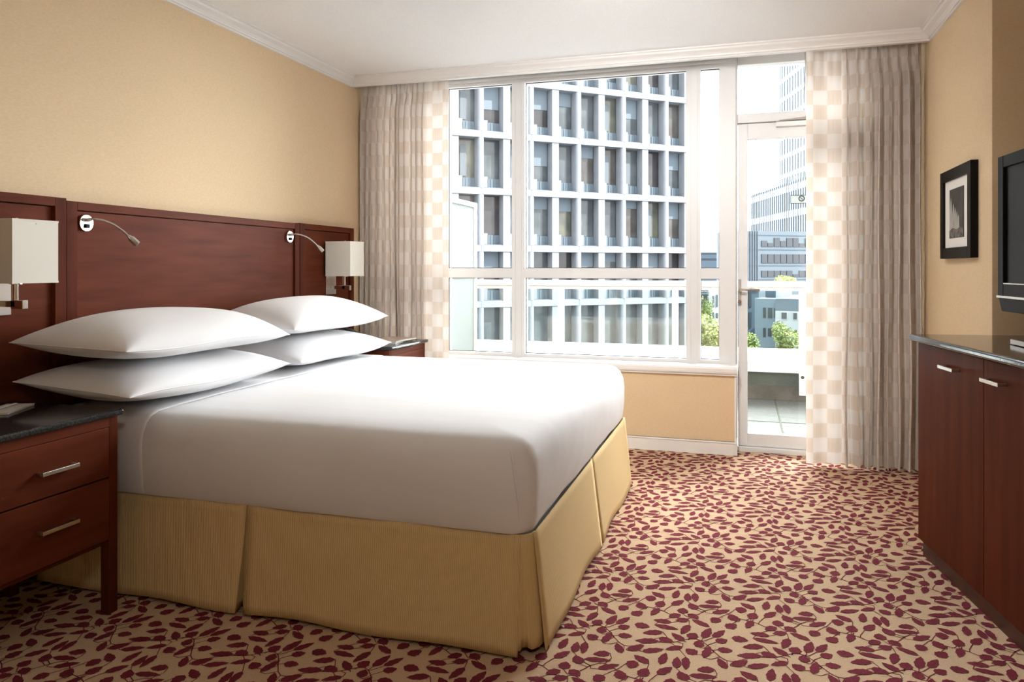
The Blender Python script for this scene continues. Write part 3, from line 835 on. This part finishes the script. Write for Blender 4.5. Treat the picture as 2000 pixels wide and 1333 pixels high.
# local x along screen width (towards camera), local -y faces the room
bm = B(); bx(bm, -.30, .30, -.045, .16, 0, .012); st = obj('stand_base', bm, M['black'], t, bevel=.004)
obj('base_trim', one(-.302, .302, -.052, -.044, .002, .018), M['steel'], st, label='silver trim strip on the base')
obj('stand_neck', one(-.07, .07, .03, .075, .012, .16), M['black'], t, bevel=.003)
hw = .475; zb, ztp = .166, .690
bm = B(); prism(bm, [(-hw, zb), (hw, zb), (hw - .012, ztp), (-hw + .012, ztp)], 1, -.015, .050)
prism(bm, [(-hw + .06, zb + .05), (hw - .06, zb + .05), (hw - .08, ztp - .05), (-hw + .08, ztp - .05)], 1, .05, .095)
obj('housing', bm, M['black'], t, bevel=.004)
bm = B()
bx(bm, -hw, -hw + .050, -.030, -.015, zb, ztp); bx(bm, hw - .050, hw, -.030, -.015, zb, ztp); bx(bm, -hw + .05, hw - .05, -.030, -.015, ztp - .045, ztp); bx(bm, -hw + .05, hw - .05, -.030, -.015, zb, zb + .046)
obj('bezel', bm, M['black'], t, bevel=.003)
obj('screen', one(-hw + .05, hw - .05, -.020, -.015, zb + .046, ztp - .045), M['screen'], t)
obj('screen_edge', one(-hw + .055, hw - .05, -.0315, -.030, zb + .046, zb + .050), M['steel'], t, label='thin silver edge under the screen')
obj('silver_strip', one(-hw, hw, -.034, -.026, zb - .006, zb + .002), M['steel'], t, label='silver strip')
bm = B(); prism(bm, [(-hw + .002, zb - .006), (hw - .002, zb - .006), (hw - .03, zb - .056), (-hw + .03, zb - .056)], 1, -.028, .045)
obj('speaker_bar', bm, M['black'], t, bevel=.003)

# picture frame on right wall
def picture():
    y0, y1, z0, z1 = 3.735, 4.262, 1.214, 1.645; yc, zc = (y0 + y1) / 2, (z0 + z1) / 2
    t = thing('picture_frame', 'black framed black-and-white photograph of pointed white sails on the right wall', 'picture', (XR, yc, zc))
    a, b, c, d = y0 - yc, y1 - yc, z0 - zc, z1 - zc; fw = .052
    bm = B()
    for q in ((a, a + fw, c, d), (b - fw, b, c, d), (a + fw, b - fw, c, c + fw), (a + fw, b - fw, d - fw, d)): bx(bm, -.032, -.001, *q)
    obj('frame', bm, mat('black_frame', (.008, .006, .005), .5, spec=.1), t, bevel=.002)
    obj('mat_board', one(-.020, -.016, a + fw, b - fw, c + fw, d - fw), mat('mat_board', (.78, .76, .72), .8), t)
    pa, pb, pc, pd = -.118, .142 - .02, -.118, .118
    pm = noisy('night_print', (.012, .010, .009), (.05, .045, .04), nscale=8, rough=.5)
    ph = obj('photograph', one(-.0225, -.020, pa, pb, pc, pd), pm, t)
    # sails: a receding row of pointed shapes, tallest at the far (left) side
    ml = noisy('print_pale', (.22, .21, .19), (.52, .50, .47), scale=(1, 14, 1.5), nscale=9, rough=.5)
    md = noisy('print_ground', (.015, .013, .012), (.22, .2, .18), nscale=60, rough=.5)
    bm = bmesh.new()
    def poly(pts, x): bm.faces.new([bm.verts.new((x, p_[0], p_[1])) for p_ in pts])
    hs = [(.098, .080, .112), (.052, .050, .078), (.018, .028, .058), (-.010, .008, .044), (-.036, -.010, .034)]
    for i, (yt, zt, wd) in enumerate(hs):
        base = -.085
        pts = [(yt, zt)]
        for k in range(1, 7):
            u = k / 6; pts.append((yt - .010 - wd * .38 * u ** 1.6, zt + (base - zt) * u))
        for k in range(6, 0, -1):
            u = k / 6; yy = yt + .008 + wd * .45 * u ** 1.2; pts.append((min(yy, pb - .001), zt + (base - zt) * u))
        poly(pts, -.0227 - .0002 * i)
    o = obj('sails', bm, ml, ph)
    bm = bmesh.new(); poly([(pa + .001, pc + .001), (pb - .001, pc + .001), (pb - .001, -.080), (.06, -.068), (0, -.078), (-.06, -.070), (pa + .001, -.076)], -.0240)
    obj('foreground', bm, md, ph)
picture()

# ------------------------------------------------------------------ balcony
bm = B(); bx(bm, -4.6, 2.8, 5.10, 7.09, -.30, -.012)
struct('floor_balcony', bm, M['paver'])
bm = B()
for x in (-3.32, -2.42, -1.52, -.62, .277, 1.18, 2.08): bx(bm, x - .006, x + .006, 5.12, 7.08, -.013, -.009)
for y in (6.05,): bx(bm, -4.5, 2.7, y - .004, y + .004, -.013, -.0095)
struct('floor_balcony_joints', bm, M['moss'])
bm = B(); bx(bm, -4.6, 2.8, 7.09, 8.36, -.8, .235); struct('wall_parapet', bm, M['parapet'])
bm = B(); bx(bm, -4.6, 2.8, 7.05, 7.30, .235, .280); bx(bm, -4.6, 2.8, 7.12, 8.40, .280, .312)
struct('trim_parapet_cap', bm, M['parapet_top'])
# railing
def railing():
    t = thing('balcony_railing', 'white metal balcony railing with tinted glass panels outside the window', 'railing', (-.9, 6.98, 0))
    x0, x1 = -3.6, 3.6
    bm = B(); bx(bm, x0, x1, -.028, .028, .995, 1.048); bx(bm, x0, x1, -.012, .012, .965, .995)
    obj('top_rail', bm, M['rail_white'], t, bevel=.006)
    xs = [-1.66 - 1.05 + .9, -1.66 + .9, -.588 + .9, .50 + .9, 1.55 + .9]
    for x in xs:
        bm = B(); bx(bm, x - .027, x + .027, -.030, .022, .055, .970)
        po = obj('post', bm, M['rail_white'], t, bevel=.003)
        bm = B(); tube(bm, [(x, -.030, .215), (x, -.037, .215)], .014, 14); obj('bolt', bm, M['rubber'], po, label='dark round bolt')
    for a, b in zip([x0] + xs, xs + [x1]):
        obj('glass_panel', one(a + .035, b - .035, -.004, .004, .13, .955), M['rail_glass'], t)
railing()
t = thing('privacy_screen', 'frosted glass privacy screen with white frame on the balcony, beside the left curtain', 'privacy screen', (-2.30, 5.7, -.012))
bm = B(); bx(bm, -.022, .022, -.60, -.56, 0, 1.76); bx(bm, -.022, .022, .585, .63, 0, 1.76); bx(bm, -.022, .022, -.56, .585, 1.72, 1.76); bx(bm, -.022, .022, -.56, .585, 1.10, 1.14); bx(bm, -.022, .022, -.56, .585, .08, .12)
obj('frame', bm, M['rail_white'], t, bevel=.003)
obj('frosted_pane', one(-.004, .004, -.56, .585, 1.14, 1.72), M['frosted'], t); obj('frosted_pane', one(-.004, .004, -.56, .585, .12, 1.10), M['frosted'], t)

# ------------------------------------------------------------------ office building opposite
GZ = -14.0
def office():
    rz = math.atan2(.6518, .7584)
    t = thing('office_building', 'office block with white concrete grid and round columns filling the main window', 'building', (-12.11, 49.32, 0), rz)
    X0, X1 = -25.6, 11.15; dp = .72
    zs = [1.17 + v for v in (15.95, 12.28, 8.68, 4.975, 1.25, -2.40)]
    top = zs[0] + .5
    obj('body', one(X0, X1 - .3, dp + .15, 24, GZ, top), M['facade_grey'], t)
    obj('side_wall', one(X1 - .3, X1, .05, 24, GZ, top), M['concrete_white'], t)
    obj('parapet', one(X0, X1, -.05, .8, zs[0] - .21, top + .4), M['concrete_white'], t)
    for z in zs[1:]:
        bm = B(); bx(bm, X0, X1, -.06, dp + .1, z - .21, z + .21)
        sl = obj('floor_slab', bm, M['concrete_white'], t, bevel=.02)
        bm = B(); xx = -5.4
        for k in range(-7, 10):
            x = 1.8 + 3.6 * (k - 4)
            if X0 < x < X1: bx(bm, x - .015, x + .015, -.066, -.055, z - .21, z + .21)
        bx(bm, X0, X1, .10, .16, z + .21, z + .27)
        obj('slab_joint', bm, M['facade_grey'], sl)
    piers = [-7.2 - 3.6 * k for k in range(5, 0, -1)] + [-7.2, -3.6, 0, 3.6, 7.2, 10.85]
    for x in piers:
        bm = B(); bx(bm, x - .25, x + .25, 0, dp, GZ, zs[0]); obj('pier', bm, M['concrete_white'], t)
    rr = random.Random(12)
    bands = [(zs[i + 1] + .21, zs[i] - .21) for i in range(len(zs) - 1)] + [(zs[-1] - 7.0, zs[-1] - .21)]
    for i in range(len(piers) - 1):
        a, b = piers[i] + .25, piers[i + 1] - .25; m_ = (a + b) / 2
        if piers[i] < -14: 
            continue
        for bi, (z0, z1) in enumerate(bands):
            bm = B(); n = 12   # column with round nose
            pts = [(m_ + .21 * math.cos(PI + PI * k / n), .12 + .21 * math.sin(PI + PI * k / n)) for k in range(n + 1)]
            prism(bm, [(m_ - .21, dp)] + pts + [(m_ + .21, dp)], 2, z0, z1)
            obj('round_column', bm, M['concrete_white'], t)
            for (p_, q) in ((a, m_ - .21), (m_ + .21, b)):
                last = bi == len(bands) - 1
                pm = PANES[rr.choice((0, 1, 2, 3, 4, 0, 2))] if not last else PANES[2]
                zs0 = z0 + (.72 if not last else 0)
                wn = obj('window', one(p_, q, dp + .06, dp + .14, zs0, z1), pm, t)
                if not last:
                    bm = B(); bx(bm, p_, q, dp - .05, dp + .06, z0, zs0 - .02)
                    k = p_ + .5
                    while k < q - .1: bx(bm, k, k + .05, dp - .09, dp - .05, z0, zs0 - .05); k += .2
                    obj('spandrel', bm, M['spandrel'], t)
                    obj('vent_box', one(p_ + .02, p_ + .40, dp - .30, dp - .05, z0, z0 + .80), M['concrete_white'], t)
                    c = rr.random()
                    if c < .45: obj('blind', one(p_ + .03, q - .03, dp + .02, dp + .05, z1 - rr.uniform(.5, 1.6), z1), M['blind'], wn)
                    if c > .82: obj('interior_board', one(p_ + .35, p_ + .75, dp + .02, dp + .05, zs0 + .1, z1 - .5), M['tower_fin'], wn)
office()

# ------------------------------------------------------------------ buildings right
def from_px(px, py, d):
    l = (px - 1000) / F_PX; s_, c_ = math.sin(TH), math.cos(TH)
    return ((l * c_ - s_) * d, (l * s_ + c_) * d, CAM_H + (HZ - py) / F_PX * d)
def glassy(name, label, p0, p1, depth, ztop, floors, fh, nfin, zb=GZ, body='tower_glass', cat='building'):
    """curtain-wall block whose visible face runs p0->p1 (left to right)"""
    d = Vector((p1[0] - p0[0], p1[1] - p0[1])); Ln = d.length; rz = math.atan2(d.y, d.x)
    t = thing(name, label, cat, (p0[0], p0[1], 0), rz)
    obj('body', one(0, Ln, 0, depth, zb, ztop), M[body], t)
    for k in range(floors):
        z = ztop - .4 - k * fh
        obj('floor_band', one(-.05, Ln + .05, -.06, 0, z - .9, z), M['tower_band'], t)
    for k in range(nfin + 1):
        x = Ln * k / nfin; obj('mullion', one(x - .04, x + .04, -.10, 0, zb, ztop + .6), M['tower_fin'], t)
    return t, Ln
a = from_px(1523, 0, 150); 
dirv = Vector((-.255, .967))
p0 = Vector((a[0], a[1])); p1 = p0 - dirv * 34
tw, Ln = glassy('glass_tower', 'pale blue glass tower rising out of view behind the door transom', p0, p1, 20, 58, 17, 3.8, 22)
a = from_px(1468, 382, 118); p0 = Vector((a[0], a[1])); p1 = p0 - dirv * 27
md, Ln2 = glassy('glass_building', 'mid-height pale glass block with thin upright fins seen through the door', p0, p1, 14, a[2], 7, 3.4, 30)
# lower stage with strip windows, frontal
def strip_building():
    d = 80; L0 = from_px(1452, 452, d); R0 = from_px(1640, 452, d + 4)
    dv = Vector((R0[0] - L0[0], R0[1] - L0[1])); Ln = dv.length
    t = thing('strip_window_building', 'pale blue office building with rows of dark strip windows seen through the door', 'building', (L0[0], L0[1], 0), math.atan2(dv.y, dv.x))
    def z(py): return CAM_H + (HZ - py) / F_PX * (d + 1.5)
    obj('body', one(0, Ln, 0, 5, GZ, z(452)), M['tower_band'], t)
    x_at = lambda px: (px - 1452) / 188 * Ln
    rows = ((465, 482), (497, 514), (529, 541))
    for k in range(12):
        px0 = 1485.5 + k * 12.1
        for ri, (ya, yb) in enumerate(rows):
            fr = rnd.choice((0, 0, .35, .6)) if ri != 1 else 0
            obj('window', one(x_at(px0), x_at(px0 + 10.8), -.08, .0, z(yb), z(ya) - fr * (z(ya) - z(yb))), M['dark_win'], t)
    for k in range(6):
        px0 = 1455 + k * 4.5
        obj('mullion', one(x_at(px0), x_at(px0) + .05, -.12, 0, GZ, z(452)), M['tower_fin'], t)
    bm = B()
    for yy in (460, 488, 519, 546): bx(bm, 0, Ln, -.05, 0, z(yy) - .04, z(yy) + .04)
    obj('panel_joint', bm, M['tower_glass'], t)
strip_building()
def lowrise():
    d = 60; L0 = from_px(1474, 585, d); R0 = from_px(1640, 585, d - 4)
    dv = Vector((R0[0] - L0[0], R0[1] - L0[1])); Ln = dv.length
    t = thing('lowrise_building', 'low blue-grey building with roof terrace behind the balcony rail, seen through the door', 'building', (L0[0], L0[1], 0), math.atan2(dv.y, dv.x))
    def z(py): return CAM_H + (HZ - py) / F_PX * (d - 1)
    x_at = lambda px: (px - 1474) / 166 * Ln
    obj('body', one(0, Ln, 0, 10, GZ, z(584)), M['blue_wall'], t)
    obj('white_bay', one(x_at(1521), x_at(1600), -.5, 0, GZ, z(607)), M['lowrise_white'], t, label='white walled bay')
    obj('terrace_wall', one(x_at(1519), x_at(1620), -.25, .25, z(607), z(583)), M['facade_grey'], t)
    for px0, px1, ya, yb in ((1492, 1497, 602, 622), (1502, 1510, 602, 622), (1514, 1519, 602, 622), (1492, 1497, 642, 660), (1502, 1509, 642, 658)):
        obj('window', one(x_at(px0), x_at(px1), -.06, .02, z(yb), z(ya)), M['dark_win'], t)
    for px0, px1, ya, yb in ((1532, 1546, 608, 623), (1555, 1566, 608, 623), (1530, 1546, 640, 656), (1555, 1566, 640, 656)):
        f = obj('window', one(x_at(px0), x_at(px1), -.56, -.48, z(yb), z(ya)), M['lowrise_white'], t)
        obj('pane', one(x_at(px0) + .08, x_at(px1) - .08, -.60, -.56, z(yb) + .06, z(ya) - .06), M['dark_win'], f)
    obj('roof_pavilion', one(x_at(1478), x_at(1500), 2, 6, z(584), z(560)), M['tower_glass'], t)
    return t
lowrise()
def simple_block(name, label, pxa, pxb, pytop, d, m, wins=(), depth=10):
    L0 = from_px(pxa, pytop, d); R0 = from_px(pxb, pytop, d)
    dv = Vector((R0[0] - L0[0], R0[1] - L0[1])); Ln = dv.length
    t = thing(name, label, 'building', (L0[0], L0[1], 0), math.atan2(dv.y, dv.x))
    obj('body', one(0, Ln, 0, depth, GZ, L0[2]), m, t)
    obj('roof_edge', one(-.1, Ln + .1, -.2, depth, L0[2], L0[2] + .35), M['tower_fin'], t)
    for px0, px1, ya, yb in wins:
        x0 = (px0 - pxa) / (pxb - pxa) * Ln; x1 = (px1 - pxa) / (pxb - pxa) * Ln
        z0 = CAM_H + (HZ - yb) / F_PX * d; z1 = CAM_H + (HZ - ya) / F_PX * d
        obj('window', one(x0, x1, -.1, .0, z0, z1), M['dark_win'], t)
simple_block('distant_building', 'flat-roofed hazy blue building far away in the narrow window beside the door', 1362, 1440, 495, 190, M['tower_glass'], [(1364, 1438, 505, 508)])
simple_block('pale_house', 'pale narrow building with upright windows in the narrow window, right of the dark one', 1385, 1425, 560, 78, M['lowrise_white'], [(1391, 1394, 578, 600), (1398, 1402, 576, 600), (1391, 1394, 610, 622), (1398, 1402, 612, 622)])
simple_block('dark_house', 'dark glass building at the left of the narrow window below the rail', 1345, 1384, 560, 74, M['blue_wall'], [(1370, 1382, 566, 570), (1370, 1382, 575, 600)])
simple_block('glass_annex', 'blue glass annex left of the low building, seen through the door beside its handle', 1459, 1482, 566, 68, M['tower_glass'], [(1462, 1467, 570, 600), (1462, 1467, 610, 640)], depth=5)

def tree(label, px, py, d, rx, rzz, m, n=2600, trunk=True, seed=0, name='tree', zbase=GZ):
    c = from_px(px, py, d); r = random.Random(seed)
    t = thing(name, label, name, (c[0], c[1], zbase))
    cz = c[2] - zbase
    if trunk:
        bm = B(); tube(bm, [(0, 0, 0), (.08, 0, cz * .5), (0, .05, cz)], [.22, .16, .06], 8)
        for k in range(5):
            a = k * 1.26; tube(bm, [(0, 0, cz - rzz * .7), (math.cos(a) * rx * .6, math.sin(a) * rx * .6, cz + rzz * .1)], [.06, .02], 6)
        obj('trunk', bm, M['bark'], t)
    bm = bmesh.new()
    blobs = [(r.uniform(-.5, .5), r.uniform(-.5, .5), r.uniform(-.55, .6), r.uniform(.35, .6)) for _ in range(11)]
    for k in range(n):
        bl = r.choice(blobs)
        v = Vector((r.gauss(0, 1), r.gauss(0, 1), r.gauss(0, 1))).normalized() * bl[3] * r.uniform(.75, 1.05)
        p_ = Vector(((bl[0] + v.x) * rx, (bl[1] + v.y) * rx, cz + (bl[2] + v.z) * rzz))
        s = r.uniform(.09, .17) * max(.5, rx / 2)
        e1 = Vector((r.gauss(0, 1), r.gauss(0, 1), r.gauss(0, .6))).normalized() * s; e2 = e1.cross(Vector((r.gauss(0, 1), r.gauss(0, 1), r.gauss(0, 1)))).normalized() * s * .7
        bm.faces.new([bm.verts.new(p_ + q) for q in (-e1, -e2, e1, e2)])
    o = obj('foliage', bm, m, t)
    return t
tree('rounded green tree in front of the white bay of the low building', 1536, 668, 54, 1.15, 1.5, M['foliage'], 3200, seed=1)
tree('green tree at the left of the door glass, below the door handle', 1456, 680, 42, .80, .95, M['foliage'], 2600, seed=2)
tree('pale yellow-green tree in the narrow window beside the door', 1388, 664, 56, 1.9, 1.8, M['foliage_pale'], 4200, seed=3)
tree('slim dark green tree beside the dark glass building in the narrow window', 1377, 615, 62, .75, 1.5, M['foliage'], 1500, seed=4)
tree('small bush on the roof terrace of the low building', 1535, 553, 60.5, 1.0, .55, M['foliage_pale'], 1400, trunk=False, seed=5, name='shrub', zbase=-1.7)
struct('ground_street', one(-160, 160, 8.6, 420, GZ - .5, GZ), M['street'])
